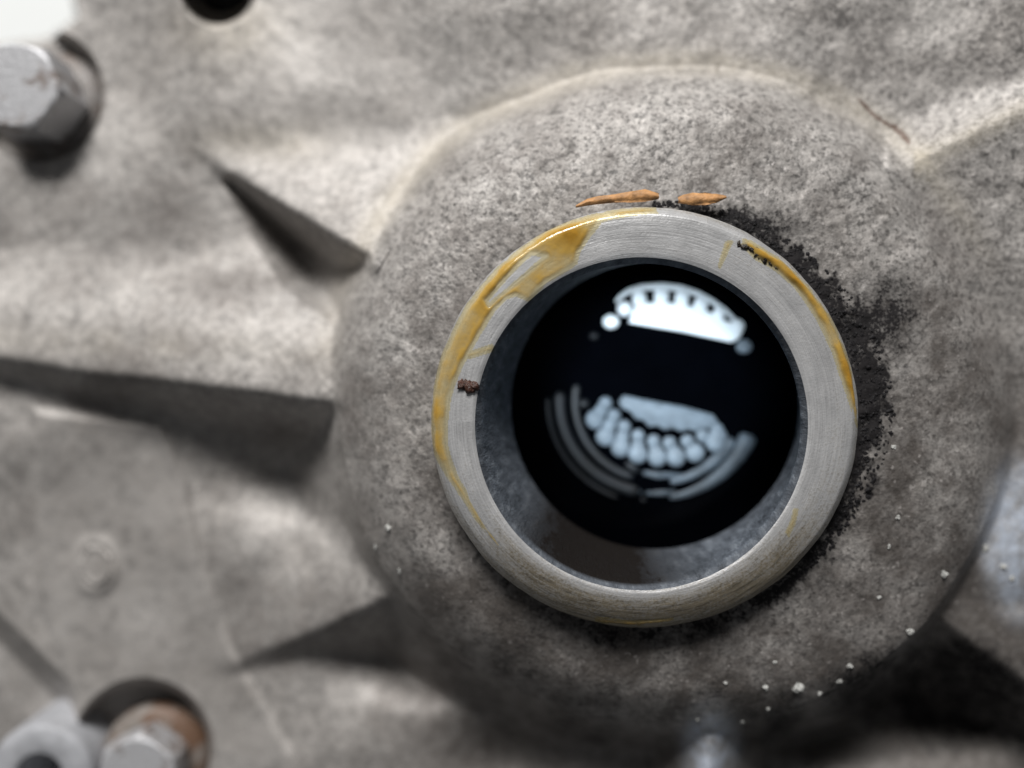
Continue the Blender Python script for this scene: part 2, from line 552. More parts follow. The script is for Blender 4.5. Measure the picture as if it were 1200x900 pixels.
grime = crust * 0.95
sat = np.exp(-(((GU - 1040) / 46) ** 2 + ((GV - 372) / 62) ** 2)) * 0.82   # oil soaked patch
sat2 = np.exp(-(((GU - 905) / 60) ** 2 + ((GV - 262) / 30) ** 2)) * 0.56
rim_shade = np.exp(-(((GU - 930) / 62) ** 2 + ((GV - 690) / 36) ** 2)) * 0.40  # the rim's cast shadow at lower right, painted dark
rim_foot = np.exp(-((rr - 250) / 16) ** 2) * np.interp(ang, [-180, -140, -110, -60, -30, 60, 120, 150, 180], [0.18, 0.2, 0.4, 0.45, 0.3, 0.3, 0.34, 0.2, 0.18])  # darker ring round the rim's foot, strongest below
grime = np.clip(grime + sat + sat2 + rim_shade + rim_foot, 0, 1)
# broad soiling of the lower half, with its own ragged shape
n1 = fbm(GU, GV, 170, 71, 4)
lowmask = smooth01((GV - 560 + (n1 - 0.5) * 260 + np.clip(GU - 1000, 0, 300) * 0.1) / 200) * smooth01((GU - 390 + (n1 - .5) * 160) / 190)
soil = 0.86 * lowmask * (0.75 + 0.5 * (n1 - 0.5))
rightm = smooth01((GU - 930) / 120) * smooth01((GV - 240 - 0.35 * (GU - 950)) / 190)
soil = np.maximum(soil, 0.64 * rightm)
soil = np.maximum(soil, (0.16 + 0.2 * smooth01((GV - 120) / 260)) * smooth01((420 - Rw) / 60) * (0.6 + 0.9 * n1))
for (cx, cy, sx, sy, a) in ((190, 250, 60, 60, .5), (270, 335, 95, 30, .6), (360, 122, 18, 14, .7), (330, 505, 70, 26, .5), (460, 480, 70, 150, .4), (560, 300, 90, 70, .3), (480, 380, 60, 60, .3),
                            (215, 165, 26, 60, .4), (90, 335, 60, 26, .45), (540, 640, 70, 70, .5), (160, 560, 60, 120, .3), (360, 430, 60, 30, .35)):
    soil = np.maximum(soil, a * np.exp(-(((GU - cx) / sx) ** 2 + ((GV - cy) / sy) ** 2)))
clean_sheen = np.maximum(np.exp(-(((GU - 832) / 32) ** 2 + ((GV - 875) / 46) ** 2) ** 2), np.exp(-(((GU - 1197) / 46) ** 2 + ((GV - 632) / 90) ** 2) ** 3))  # barer metal, its bluish highlight painted into the colour
soil = soil * (1 - 0.75 * clean_sheen)
grime = grime * (1 - clean_sheen)
n2 = fbm(GU, GV, 60, 171, 4, 0.6)
grime = np.clip(grime + 0.42 * lowmask * smooth01((GU - 500) / 120) * smooth01((n2 - 0.40) / 0.34) * (1 - clean_sheen) * (0.45 + 0.55 * smooth01((1000 - GU) / 200)), 0, 1)
hollow_shade = poly_sd(GU, GV, [(880, 868), (1060, 748), (1130, 738), (1215, 810), (1260, 900), (1120, 872), (1000, 842)])
grime = np.clip(grime + 0.62 * smooth01((hollow_shade + 50 * (n2 - 0.5)) / 60 + 0.4), 0, 1)  # the hollow's shade deepened in colour together with oily dirt
n3 = fbm(GU, GV, 46, 181, 4, 0.6)
onboss = smooth01((430 - Rw) / 60)
n4 = fbm(GU, GV, 120, 201, 4, 0.6)
soil = np.maximum(soil, (1 - onboss) * 0.42 * smooth01((n4 - 0.42) / 0.3) * smooth01((GV - 60) / 160))
soil = np.clip(soil + onboss * 0.55 * (n3 - 0.5) * 2, 0, 1)
grime = np.clip(grime + onboss * 0.5 * smooth01((fbm(GU, GV, 18, 191, 3, 0.6) - 0.56) / 0.12) * smooth01((300 + 160 * (n1 - .5) - rr) / 130) * 0.9, 0, 1)
tan = 0.6 * np.exp(-((Rw - 400) / 15) ** 2) * (np.interp(np.degrees(TH), [-180, -170, 20, 38, 60, 150, 165, 180], [0, 0, 0, .75, .9, 1, .4, 0]))
tan += 0.5 * np.exp(-(((GU - 310) / 80) ** 2 + ((GV - 165) / 22) ** 2)) + 0.5 * np.exp(-(((GU - 270) / 60) ** 2 + ((GV - 30) / 40) ** 2))
dcr = np.abs((GV - 186) + (GU - 1085) * 0.49) / 1.1
tan += 0.6 * np.exp(-(dcr / 14) ** 2) * (GU > 1070)
tan += 0.35 * np.exp(-((GV - 395 - GU * .05) / 18) ** 2) * smooth01((420 - GU) / 60) * fbm(GU, GV, 40, 5, 3)
sd = np.abs((GV - 118) - (GU - 1008) * 0.80 + 16 * (fbm(GU, GV, 26, 15, 3) - 0.5)) / 1.28
rust = np.exp(-(sd / (2.2 + 3.2 * fbm(GU, GV, 14, 16, 2))) ** 2) * smooth01((GU - 1000) / 10) * smooth01((1072 - GU) / 10)
band = poly_sd(GU, GV, [(40, 480), (190, 500), (216, 560), (236, 660), (272, 765), (345, 890), (380, 1000), (120, 1000), (80, 800), (45, 690)])
top = poly_sd(GU, GV, [(330, -60), (620, -60), (560, 60), (470, 150), (410, 190), (300, 110)])
smooth = np.clip(smooth01((band + 8) / 16) + 0.7 * smooth01((top + 20) / 40), 0, 1)
soil = np.maximum(soil * (1 - 0.7 * smooth), 0.16 * smooth01((band + 8) / 16))
grain = np.clip(0.15 + 0.85 * smooth01((GU - 330) / 220) * np.clip(near + 0.15, 0, 1), 0, 1)

# outer corner where the casting ends: drop to a wall, then nothing
cut = poly_sd(GU, GV, [(-400, -400), (80, -400), (88, 0), (92, 21), (57, 46), (0, 54), (-400, 70)])
Z = np.where(cut > 0, -620, Z)
# skirt round the sheet
edge = np.zeros(Z.shape, bool)
edge[0] = edge[-1] = True
edge[:, 0] = edge[:, -1] = True
Z = np.where(edge, -620, Z)

S = (DIST - Z) / DIST
PX = (GU - 600) * S * U; PY = (450 - GV) * S * U; PZ = Z * U
P = np.stack([PX, PY, PZ], -1)
dU = np.gradient(P, axis=1); dV = np.gradient(P, axis=0)
NRM = np.cross(dV, dU)
NRM /= np.linalg.norm(NRM, axis=-1, keepdims=True) + 1e-20
if NRM[H // 2, 60, 2] < 0: NRM = -NRM
idx = np.arange(H * W).reshape(H, W)
quads = np.stack([idx[:-1, :-1], idx[1:, :-1], idx[1:, 1:], idx[:-1, 1:]], -1).reshape(-1, 4)
qown = own[:-1, :-1].reshape(-1)
keep = (rr[:-1, :-1].reshape(-1) > 222) & (cut[:-1, :-1].reshape(-1) < 3.0)
quads = quads[keep]; qown = qown[keep]

def main_piece(mask):
    lab = np.zeros(mask.shape, int); best = (0, 0); cur = 0
    todo = list(zip(*np.nonzero(mask)))
    for p in todo:
        if lab[p]: continue
        cur += 1; n = 0; st = [p]; lab[p] = cur
        while st:
            y, x = st.pop(); n += 1
            for q_ in ((y + 1, x), (y - 1, x), (y, x + 1), (y, x - 1)):
                if 0 <= q_[0] < H and 0 <= q_[1] < W and mask[q_] and not lab[q_]:
                    lab[q_] = cur; st.append(q_)
        best = max(best, (n, cur))
    return lab == best[1]


for k in range(1, 7):
    mk = own == k
    own[mk & ~main_piece(mk)] = 0
qown = own[:-1, :-1].reshape(-1)[keep]
casting = empty('gearbox_casting', wpt(795, 470, -60))
tag(casting, 'dirty grey cast aluminium gearbox housing with round boss and radiating ribs', 'gearbox housing')
ATTR = {'grime': grime, 'soil': soil, 'tan': np.clip(tan, 0, 1), 'rust': rust, 'grain': grain, 'clean_sheen': clean_sheen, 'smooth': smooth}  # grime also holds painted shade in the hollow and beside the rim
P1 = P.reshape(-1, 3); N1 = NRM.reshape(-1, 3)


def piece(name, sel, label=None):
    q = quads[sel]
    used, inv = np.unique(q, return_inverse=True)
    me = bpy.data.meshes.new(name)
    nf = len(q)
    me.vertices.add(len(used)); me.loops.add(nf * 4); me.polygons.add(nf)
    me.vertices.foreach_set('co', P1[used].astype(np.float32).ravel())
    me.loops.foreach_set('vertex_index', inv.astype(np.int32).ravel())
    me.polygons.foreach_set('loop_start', (np.arange(nf) * 4).astype(np.int32))
    me.update(calc_edges=True)
    me.polygons.foreach_set('use_smooth', [True] * nf)
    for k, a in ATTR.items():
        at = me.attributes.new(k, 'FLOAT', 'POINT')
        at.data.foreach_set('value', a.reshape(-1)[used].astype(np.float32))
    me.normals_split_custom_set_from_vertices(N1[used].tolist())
    o = link(name, me, M_CAST, casting, smooth=False)
    if label: o['label'] = label
    return o


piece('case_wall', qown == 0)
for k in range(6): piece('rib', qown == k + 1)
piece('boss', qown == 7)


# ------------------------------------------------------------------ machined rim and bore
def jit_rim(k, a, r, z):
    if 1 <= k <= 9:
        n = mnoise.noise((math.cos(a) * 6, math.sin(a) * 6, 0.2)) * 0.9 + mnoise.noise((math.cos(a) * 22, math.sin(a) * 22, 3)) * 0.5
        # worn, rolled-over edge at the foot of the rim
        lo = max(0.0, -math.sin(a + 0.05)) ** 1.5
        return r + (n if k < 5 else 0.3 * n), z - lo * 15 * max(0.0, (r - 207) / 36) ** 1.7
    return r, z


RIM_RINGS = [(-75, 757.5, 493, 250), (-14, 757.5, 493, 253.5), (-10, 757.5, 493, 252.8), (-9, 757.5, 493, 252.2), (-1.2, 757.3, 493.1, 243.5), (-0.3, 757.2, 493.2, 242), (0, 757, 493.3, 240.5),
             (0, 756.5, 493.8, 232), (0, 755, 494.5, 222), (0, 754, 495, 212), (0, 752.2, 496.5, 200.5), (-0.4, 752, 496.6, 198), (-1.5, 752, 496.8, 195.5)]
BORE_RINGS = [(-1.5, 752, 496.8, 195.5), (-5.5, 752.4, 496.8, 192.5), (-10.5, 752.8, 496.6, 189.5)]
for k in range(1, 13):
    f = k / 12
    BORE_RINGS.append((-10.5 - 100 * f, 752.8 + 36 * f, 496.6 - 18.6 * f, 189.5))
BORE_RINGS += [(-111.5, 789, 478, 191), (-112.5, 789, 478, 212)]
V, F = loft(RIM_RINGS, 360, jit=jit_rim)
me = mesh('machined_rim', V, F)
stain = []
for (x, y, z) in V:
    X = x / U + 600; Y = 450 - y / U
    a = math.degrees(math.atan2(493 - Y, X - 757)); r = math.hypot(X - 757, Y - 493)
    s = float(np.interp(a, [-180, -165, -150, -135, -120, -100, -80, -60, -45, -30, -10, 30, 60, 70, 100, 180],
                        [0.05, 0.1, 0.28, .72, .85, .95, .95, 1.0, .95, .45, .2, .16, .12, 0, 0, .02]))
    s *= 0.3 + 0.7 * min(1, max(0, (r - 206) / 10))
    if z < -6 * U and r > 242: s = max(s, .45)
    stain.append(s)
at = me.attributes.new('stain', 'FLOAT', 'POINT'); at.data.foreach_set('value', stain)
rim = link('machined_rim', me, M_RIM, casting)
V, F = loft(BORE_RINGS, 240)
me = mesh('bore', V, F)
bst = []
for (x, y, z) in V:
    X = x / U + 600; Y = 450 - y / U
    a = math.degrees(math.atan2(490 - Y, X - 765))
    s = float(np.interp(a, [-180, -150, -132, -115, -95, -78, -60, 0, 60, 180], [.2, .35, .85, 1.0, .95, .6, .15, 0, .4, .2]))
    if z > -10.0 * U: s = 0.42
    bst.append(s)
at = me.attributes.new('stain', 'FLOAT', 'POINT'); at.data.foreach_set('value', bst)
link('bore', me, M_BORE, casting)
V, F = loft([(-112.7, 789, 478, 205), (-113, 789, 478, 262), (-420, 789, 478, 262), (-425, 789, 478, 240)], 96, cap_last=True)
link('cavity', mesh('cavity', V, F), M_CAVITY, casting)

# lug with an open hole at the lower left corner, cast in one with the housing
V, F = [], []
LC = ipt(46, 912, -250)
def lug_ring(r, z, n=48): return [(LC[0] + r * U * math.cos(2 * math.pi * i / n), LC[1] + r * U * math.sin(2 * math.pi * i / n), z * U) for i in range(n)]
prof = [(82, -400), (80, -258), (78, -253), (74, -250), (40, -249), (37, -250.5), (36, -254), (36, -390)]
for r, z in prof: V += lug_ring(r, z)
for k in range(len(prof) - 1):
    for i in range(48):
        j = (i + 1) % 48
        F.append((k * 48 + i, k * 48 + j, (k + 1) * 48 + j, (k + 1) * 48 + i))
F.append(tuple(7 * 48 + i for i in range(48)))
M_LUG = simple('lug_metal', (0.36, 0.365, 0.385), rough=0.65, metal=0.1, nscale=400, var=0.2, bump=0.0003)
link('lug', mesh('lug', V, F), M_LUG, casting)['label'] = 'smooth grey lug with a dark open hole'


# ------------------------------------------------------------------ oil and the light reflections on it, modelled as solid shapes
V, F = [], []
n = 96
V = [wpt(789, 478, -186)]
for k in range(1, 9):
    for i in range(n):
        a = 2 * math.pi * i / n
        V.append(wpt(789 + 32.6 * k * math.cos(a), 478 - 32.6 * k * math.sin(a), -186))
for i in range(n): F.append((0, 1 + i, 1 + (i + 1) % n))
for k in range(7):
    for i in range(n):
        j = (i + 1) % n
        F.append((1 + k * n + i, 1 + (k + 1) * n + i, 1 + (k + 1) * n + j, 1 + k * n + j))
tag(link('gear_oil', mesh('gear_oil', V, F), M_OIL), 'glossy black oil filling the bottom of the round port', 'oil')


def ball(V, F, u, v, z, rx, ry, rz, rot=0.0, nu=16, nv=10):
    """pillow-shaped boss, sighted at u,v"""
    c = ipt(u, v, z)
    s = (DIST - z) / DIST * U
    b = len(V)
    for j in range(nv + 1):
        ph = math.pi * j / nv
        for i in range(nu):
            a = 2 * math.pi * i / nu
            x = rx * math.sin(ph) * math.cos(a); y = ry * math.sin(ph) * math.sin(a)
            V.append((c[0] + s * (x * math.cos(rot) - y * math.sin(rot)), c[1] + s * (x * math.sin(rot) + y * math.cos(rot)), c[2] + s * rz * math.cos(ph)))
    for j in range(nv):
        for i in range(nu):
            k = (i + 1) % nu
            F.append((b + j * nu + i, b + (j + 1) * nu + i, b + (j + 1) * nu + k, b + j * nu + k))


def plate(poly, z0, z1, rnd=4):
    """rounded solid plate following a sighted outline"""
    P = [Vector(p) for p in poly]
    c = sum(P, Vector((0, 0))) / len(P)
    V, F = [], []
    rings = [(0, z0), (0, z1 - 3), (rnd * .35, z1 - 1), (rnd, z1)]
    m = len(P)
    for off, z in rings:
        for p in P:
            q = p - (p - c).normalized() * off
            V.append(ipt(q.x, q.y, z))
    for k in range(len(rings) - 1):
        for i in range(m):
            j = (i + 1) % m
            F.append((k * m + i, k * m + j, (k + 1) * m + j, (k + 1) * m + i))
    F.append(tuple((len(rings) - 1) * m + i for i in range(m)))
    return V, F


def tube(pts, rads, z, flat=0.5, n=12):
    """rounded bar along sighted points"""
    Q = [Vector(ipt(u, v, z)) for u, v in pts]
    s = (DIST - z) / DIST * U
    V, F = [], []
    for k, q in enumerate(Q):
        d = (Q[min(k + 1, len(Q) - 1)] - Q[max(k - 1, 0)]).normalized()
        sd = d.cross(Vector((0, 0, 1))).normalized()
        for i in range(n):
            a = 2 * math.pi * i / n
            V.append(q + sd * (rads[k] * s * math.cos(a)) + Vector((0, 0, rads[k] * s * flat * math.sin(a))))
    for k in range(len(Q) - 1):
        for i in range(n):
            j = (i + 1) % n
            F.append((k * n + i, k * n + j, (k + 1) * n + j, (k + 1) * n + i))
    F.append(tuple(range(n))[::-1]); F.append(tuple((len(Q) - 1) * n + i for i in range(n)))
    return V, F


def arc(cx, cy, rx, ry, a0, a1, n=28):
    return [(cx + rx * math.cos(math.radians(a0 + (a1 - a0) * i / n)), cy - ry * math.sin(math.radians(a0 + (a1 - a0) * i / n))) for i in range(n + 1)]


ZT = -170
glint_shape = empty('upper_glint', ipt(792, 370, -186))  # upper light reflection, shaped as a solid plate with lobes
tag(glint_shape, 'bright white half-moon glint modelled as a solid in the upper black oil, scalloped upper edge', 'glint_shape')
pl_poly = [(737, 378), (800, 389), (857, 401), (866, 397), (871, 387), (864, 380), (850, 376), (834, 367), (818, 361), (798, 356), (775, 354), (756, 355), (743, 361)]
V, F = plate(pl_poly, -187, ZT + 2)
link('glint_plate', mesh('glint_plate', V, F), M_GLINT, glint_shape)
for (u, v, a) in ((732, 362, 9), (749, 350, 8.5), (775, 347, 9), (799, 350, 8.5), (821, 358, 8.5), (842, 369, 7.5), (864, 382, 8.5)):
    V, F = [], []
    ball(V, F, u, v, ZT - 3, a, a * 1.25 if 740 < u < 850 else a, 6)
    link('glint_lobe', mesh('glint_lobe', V, F), M_GLINT, glint_shape)
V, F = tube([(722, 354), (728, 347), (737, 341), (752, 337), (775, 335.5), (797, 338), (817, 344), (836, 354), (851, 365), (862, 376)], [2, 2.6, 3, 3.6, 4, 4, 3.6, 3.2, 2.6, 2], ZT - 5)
link('glint_band', mesh('glint_band', V, F), M_GLINT, glint_shape)


def glint_spot(u, v, r, mat, label):  # small round reflection shaped as a pillow
    V, F = [], []
    ball(V, F, u, v, ZT - 4, r * 1.15, r, 6)
    o = link('glint_spot', mesh('glint_spot', V, F), mat)
    tag(o, label, 'glint_spot', 'round light glints modelled on the oil')


glint_spot(716, 377, 8.5, M_GLINT, 'bright white modelled glint just left of the half-moon one')
glint_spot(696, 394, 5, M_DIM, 'smallest dim modelled glint, furthest left of the half-moon one')
glint_spot(872, 406, 8.5, M_GLINT_GREY, 'grey modelled glint below the right tip of the half-moon one')
glint_spot(684, 473, 6, M_DIM, 'dim modelled glint left of the row of paired lobes')

lg = empty('lower_glint', ipt(780, 510, -186))  # second light reflection, built as plate and paired lobes
tag(lg, 'pale blue-grey scalloped glint modelled as a solid along the middle of the black oil', 'glint_shape')
pl2 = [(731, 463), (745, 466), (800, 476), (836, 486), (842, 495), (836, 503), (825, 502), (817, 506), (808, 503), (798, 506), (789, 502), (779, 504), (770, 499), (760, 500), (753, 492), (744, 491), (738, 482), (728, 478), (725, 470)]
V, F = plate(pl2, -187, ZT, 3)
link('glint_plate', mesh('glint_plate', V, F), M_GLINT_GREY, lg)
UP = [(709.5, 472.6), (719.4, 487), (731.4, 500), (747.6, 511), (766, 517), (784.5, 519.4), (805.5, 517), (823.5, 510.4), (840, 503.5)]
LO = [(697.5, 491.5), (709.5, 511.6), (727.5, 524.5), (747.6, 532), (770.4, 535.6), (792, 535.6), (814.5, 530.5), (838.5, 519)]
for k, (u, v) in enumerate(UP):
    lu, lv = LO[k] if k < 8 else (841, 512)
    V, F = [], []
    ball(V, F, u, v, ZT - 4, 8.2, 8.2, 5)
    t_ = link('glint_lobe', mesh('glint_lobe', V, F), M_GLINT_GREY, lg)
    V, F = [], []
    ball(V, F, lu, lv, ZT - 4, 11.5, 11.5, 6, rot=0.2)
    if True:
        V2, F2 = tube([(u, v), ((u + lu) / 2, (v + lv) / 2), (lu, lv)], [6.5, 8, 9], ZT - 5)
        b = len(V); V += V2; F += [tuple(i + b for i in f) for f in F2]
    link('glint_lobe_foot', mesh('glint_lobe_foot', V, F), M_GLINT_GREY, t_)

ss = empty('groove_glints', ipt(770, 500, -186))  # arc-shaped glints built as rounded bars
tag(ss, 'concentric arc glints modelled as bands below the row of paired lobes', 'modelled glint')
CX, CY = 768, 470
GROOVE_GLINTS = [
    (arc(CX, CY, 117, 114, -20, -82), lambda f: 3 + 8.5 * (1 - f), M_BAND, 'groove_glint'),
    (arc(CX, CY, 101, 96, -27, -80), lambda f: 3.5 + 5.5 * (1 - f), M_BAND, 'groove_glint'),
    ([(754, 554), (770, 557), (800, 557)], lambda f: 4.5, M_BAND, 'groove_glint'),
    ([(726, 569), (738, 574), (752, 577)], lambda f: 3.2, M_BAND, 'groove_glint'),
    ([(757, 578), (775, 578), (792, 576)], lambda f: 3.6, M_BAND, 'groove_glint'),
    ([(751, 585), (757, 587)], lambda f: 3.4, M_DIM, 'groove_glint'),
    (arc(CX, CY, 126, 121, -182, -110), lambda f: 2.6, M_DIM, 'groove_glint'),
    (arc(CX, CY, 112, 108, -186, -100), lambda f: 7, M_DIM, 'groove_glint'),
    (arc(CX, CY, 94, 93, -192, -106), lambda f: 5, M_DIM, 'groove_glint'),
    ([(733, 542), (742, 548), (750, 553)], lambda f: 4.5, M_DIM, 'groove_glint'),
]
for pts, rf, mt, nm in GROOVE_GLINTS:
    m = len(pts) - 1
    rads = [rf(i / m) for i in range(m + 1)]
    rads[0] *= 0.55; rads[-1] *= 0.55
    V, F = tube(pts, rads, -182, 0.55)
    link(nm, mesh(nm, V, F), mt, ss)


# ------------------------------------------------------------------ bolts
def hexbolt(name, label, top, zt, zb, R, rot, fc_r, flange_mat, head_mat, fl_h=26):
    s = (DIST - zt) / DIST
    cx, cy = (top[0] - 600) * s, (450 - top[1]) * s
    root = empty(name, (cx * U, cy * U, zb * U))
    tag(root, label, 'bolt', 'hex bolts clamping the housing')
    bm = bmesh.new()
    prof = [(zb, 1.0, False), (zt + -10, 1.0, False), (zt - 2, 0.97, True), (zt, 0.9, True)]
    rings = []
    nseg = 36
    for z, k, rd in prof:
        ring = []
        for i in range(nseg):
            a = 2 * math.pi * i / nseg
            ha = (a % (math.pi / 3)) - math.pi / 6
            hr = R * math.cos(math.pi / 6) / math.cos(ha)
            r = hr * k
            if rd: r = min(hr, R * 0.93 * k)
            ring.append(bm.verts.new(((cx + r * math.cos(a + rot)) * U, (cy + r * math.sin(a + rot)) * U, z * U)))
        rings.append(ring)
    for k in range(3):
        for i in range(nseg):
            j = (i + 1) % nseg
            bm.faces.new((rings[k][i], rings[k][j], rings[k + 1][j], rings[k + 1][i]))
    bm.faces.new(rings[-1])
    me = bpy.data.meshes.new('head'); bm.to_mesh(me); bm.free()
    link('head', me, head_mat, root, smooth=False)
    V, F = [], []
    pr = [(R * 0.9, zb + 6), (R * 1.02, zb + 4), (fc_r - 8, zb), (fc_r, zb - 6), (fc_r, zb - fl_h), (fc_r - 6, zb - fl_h - 4), (10, zb - fl_h - 4)]
    for r, z in pr:
        for i in range(48):
            a = 2 * math.pi * i / 48
            V.append(((cx + r * math.cos(a)) * U, (cy + r * math.sin(a)) * U, z * U))
    for k in range(len(pr) - 1):
        for i in range(48):
            j = (i + 1) % 48
            F.append((k * 48 + i, (k + 1) * 48 + i, (k + 1) * 48 + j, k * 48 + j))
    link('flange', mesh('flange', V, F), flange_mat, root)
    return root


hexbolt('hex_bolt', 'grey hex bolt at the upper left corner beside the white background', (17, 100), -185, -258, 68, math.radians(-5), 86, M_FLANGE, M_BOLT)
hexbolt('hex_bolt', 'hex bolt with rusty brown flange in a dark recess at the bottom edge', (160, 910), -240, -290, 64, math.radians(24), 82, M_RUSTY, M_BOLT)
hexbolt('hex_bolt', 'dark bolt deep in a recess at the very top edge', (250, -30), -290, -320, 34, 0.3, 42, M_HOLE, M_HOLE, 12)


# ------------------------------------------------------------------ amber residue on the rim
def rim_z(x, y):
    r = np.hypot(x - 757, y - 493)
    ri = np.hypot(x - 752, y - 497)
    z = np.interp(r, [240.5, 243.5, 252.2, 253.5, 255], [0, -1.2, -9, -14, -40])
    z2 = np.interp(ri, [186, 189.5, 192.5, 195.5, 198, 200.5], [-30, -10.5, -5.5, -1.5, -0.4, 0])
    lo = np.clip(np.sin(np.arctan2(y - 493, x - 757) - 0.05), 0, None) ** 1.5
    return np.minimum(z - lo * 15 * np.clip((r - 207) / 36, 0, None) ** 1.7, z2)


def residue(name, label, polys, h=3.2, soft=7, step=1.3, holes=()):
    allp = [p for q in polys for p in q]
    x0 = min(p[0] for p in allp) - 8; x1 = max(p[0] for p in allp) + 8
    y0 = min(p[1] for p in allp) - 8; y1 = max(p[1] for p in allp) + 8
    gx, gy = np.meshgrid(np.arange(x0, x1, step), np.arange(y0, y1, step))
    rag = (fbm(gx, gy, 14, 91, 3) - 0.5) * 5
    sd = np.full(gx.shape, -1e9)
    for q in polys: sd = np.maximum(sd, poly_sd(gx, gy, q))
    for q in holes: sd = np.minimum(sd, -poly_sd(gx, gy, q) + 0.5)
    sd = sd + rag * np.clip(0.4 + sd / 10, 0.25, 1)
    ro = np.hypot(gx - 757, gy - 493)
    sd = np.minimum(sd, 253.5 - ro)
    sd = np.minimum(sd, np.hypot(gx - 752, gy - 497) - 189.5)
    th = smooth01(sd / soft) * (0.35 + 0.65 * smooth01(sd / (soft * 2.4))) * np.clip(0.1 + 2.4 * (fbm(gx, gy, 44, 97, 3) - 0.22), 0.16, 1.25)
    th = th * (0.85 + 0.7 * np.exp(-((sd - 5) / 3.5) ** 2))
    z = rim_z(gx, gy) + 0.25 + th * h * 0.9
    hh, wv = gx.shape
    ids = np.arange(hh * wv).reshape(hh, wv)
    ok = sd > -0.8
    qd = np.stack([ids[:-1, :-1], ids[1:, :-1], ids[1:, 1:], ids[:-1, 1:]], -1).reshape(-1, 4)
    k = (ok[:-1, :-1] | ok[1:, 1:]).reshape(-1)
    qd = qd[k]
    used, inv = np.unique(qd, return_inverse=True)
    inv = inv.reshape(-1, 4)
    X = gx.reshape(-1)[used]; Y = gy.reshape(-1)[used]; ZZ = z.reshape(-1)[used]
    me = mesh(name, [wpt(a, b, c) for a, b, c in zip(X, Y, ZZ)], inv)
    at = me.attributes.new('thick', 'FLOAT', 'POINT')
    at.data.foreach_set('value', np.clip(th, 0, 1).reshape(-1)[used].astype(np.float32))
    o = link(name, me, M_FILM)
    tag(o, label, 'sealant residue', 'amber residue left on the machined rim')
    return o


residue('amber_residue', 'broad amber residue smear with ragged edge along upper left of the machined rim',
        [[(770, 240), (700, 247), (640, 268), (590, 305), (548, 355), (517, 415), (503, 470), (505, 530), (517, 548), (524, 560), (533, 572), (545, 590), (558, 610), (598, 662), (602, 660), (563, 606), (548, 580), (537, 560), (530, 545),
          (523, 520), (524, 490), (528, 465), (536, 440), (548, 415), (566, 385), (580, 362), (592, 350), (604, 346), (612, 349), (620, 352), (626, 345), (640, 330), (668, 314), (676, 308), (678, 295), (690, 278), (704, 259), (740, 251), (770, 249)],
         [(545, 415), (577, 404), (579, 410), (549, 419)]], holes=[[(622, 297), (640, 300), (600, 335), (573, 358), (570, 352), (596, 322)]])
residue('amber_residue', 'thick amber residue strip along the right outer edge of the machined rim',
        [[(872, 276), (890, 288), (920, 304), (950, 335), (978, 372), (1000, 425), (1010, 480), (1008, 500), (1002, 490), (990, 455), (975, 410), (955, 370), (930, 335), (905, 314), (885, 304), (870, 288)]], h=4)
residue('amber_residue', 'thin amber streak crossing the upper right of the machined rim',
        [[(851, 284), (858, 283), (850, 300), (843, 313), (846, 298)]], soft=4)
residue('amber_residue', 'short amber scratch mark on the lower right of the machined rim',
        [[(931, 597), (934, 597), (931, 612), (924, 628), (921, 624), (928, 610)]], soft=5)
residue('amber_residue', 'faint amber stain along the lowest edge of the machined rim',
        [[(700, 728), (745, 731), (790, 727), (792, 733), (745, 741), (702, 737)]], soft=8)


# ------------------------------------------------------------------ loose bits
def flake(pts, wid, z, label, lift=4):
    V, F = [], []
    n = len(pts); m = 6
    for k, (u, v) in enumerate(pts):
        for side in (1, -1):
            for j in range(m + 1):
                f = j / m * 2 - 1
                wv = wid[k] * (1 + 0.25 * random.uniform(-1, 1))
                x = u + random.uniform(-.6, .6); y = v + f * wv
                zt = z + lift * math.sin(math.pi * k / (n - 1)) * .6 + (1 - f * f) * 3 + random.uniform(-.3, .3)
                V.append(ipt(x, y, zt if side == 1 else zt - 2.0))
    r = 2 * (m + 1)
    for k in range(n - 1):
        for j in range(m):
            a = k * r + j; b = (k + 1) * r + j
            F.append((a, a + 1, b + 1, b))
            a += m + 1; b += m + 1
            F.append((a, b, b + 1, a + 1))
        for j in (0, m):
            a = k * r + j; b = (k + 1) * r + j
            F.append((a, b, b + m + 1, a + m + 1))
    o = link('bark_flake', mesh('bark_flake', V, F), M_FLAKE)
    tag(o, label, 'flake', 'dry brown flakes above the rim')


flake([(675, 242), (688, 237), (702, 234), (720, 232), (738, 230), (756, 229), (772, 230)], [1.5, 3.5, 5, 5, 6, 6, 3], -22, 'longer dry brown flake resting just above the top of the machined rim')
flake([(795, 234), (800, 234), (812, 233.5), (826, 233), (840, 232.5), (851, 231)], [3.5, 6, 7, 6.5, 5, 1.5], -21, 'shorter orange brown flake resting to the right of the longer flake')


def lump(V, F, c, r, squash=0.7, sub=2, rough=0.35):
    bm = bmesh.new()
    bmesh.ops.create_icosphere(bm, subdivisions=sub, radius=1.0)
    sx = random.uniform(.7, 1.35); sy = random.uniform(.7, 1.3); sd = random.uniform(0, 99)
    b = len(V)
    for v in bm.verts:
        k = 1 + rough * mnoise.noise(v.co * 1.6 + Vector((sd, sd, 0))) * 1.8
        V.append((c[0] + v.co.x * r * sx * k * U, c[1] + v.co.y * r * sy * k * U, c[2] + v.co.z * r * squash * k * U))
    for f in bm.faces: F.append(tuple(b + v.index for v in f.verts))
    bm.free()


V, F = [], []
for (u, v, r) in ((541, 451, 5), (548, 453, 6), (555, 452, 5), (546, 449, 4), (553, 456, 4), (559, 455, 3)):
    lump(V, F, wpt(u, v, 1.5), r, .55, 2, .5)
tag(link('rust_crumb', mesh('rust_crumb', V, F), M_RUST), 'dark red-brown crumb stuck on the left face of the machined rim', 'crumb')


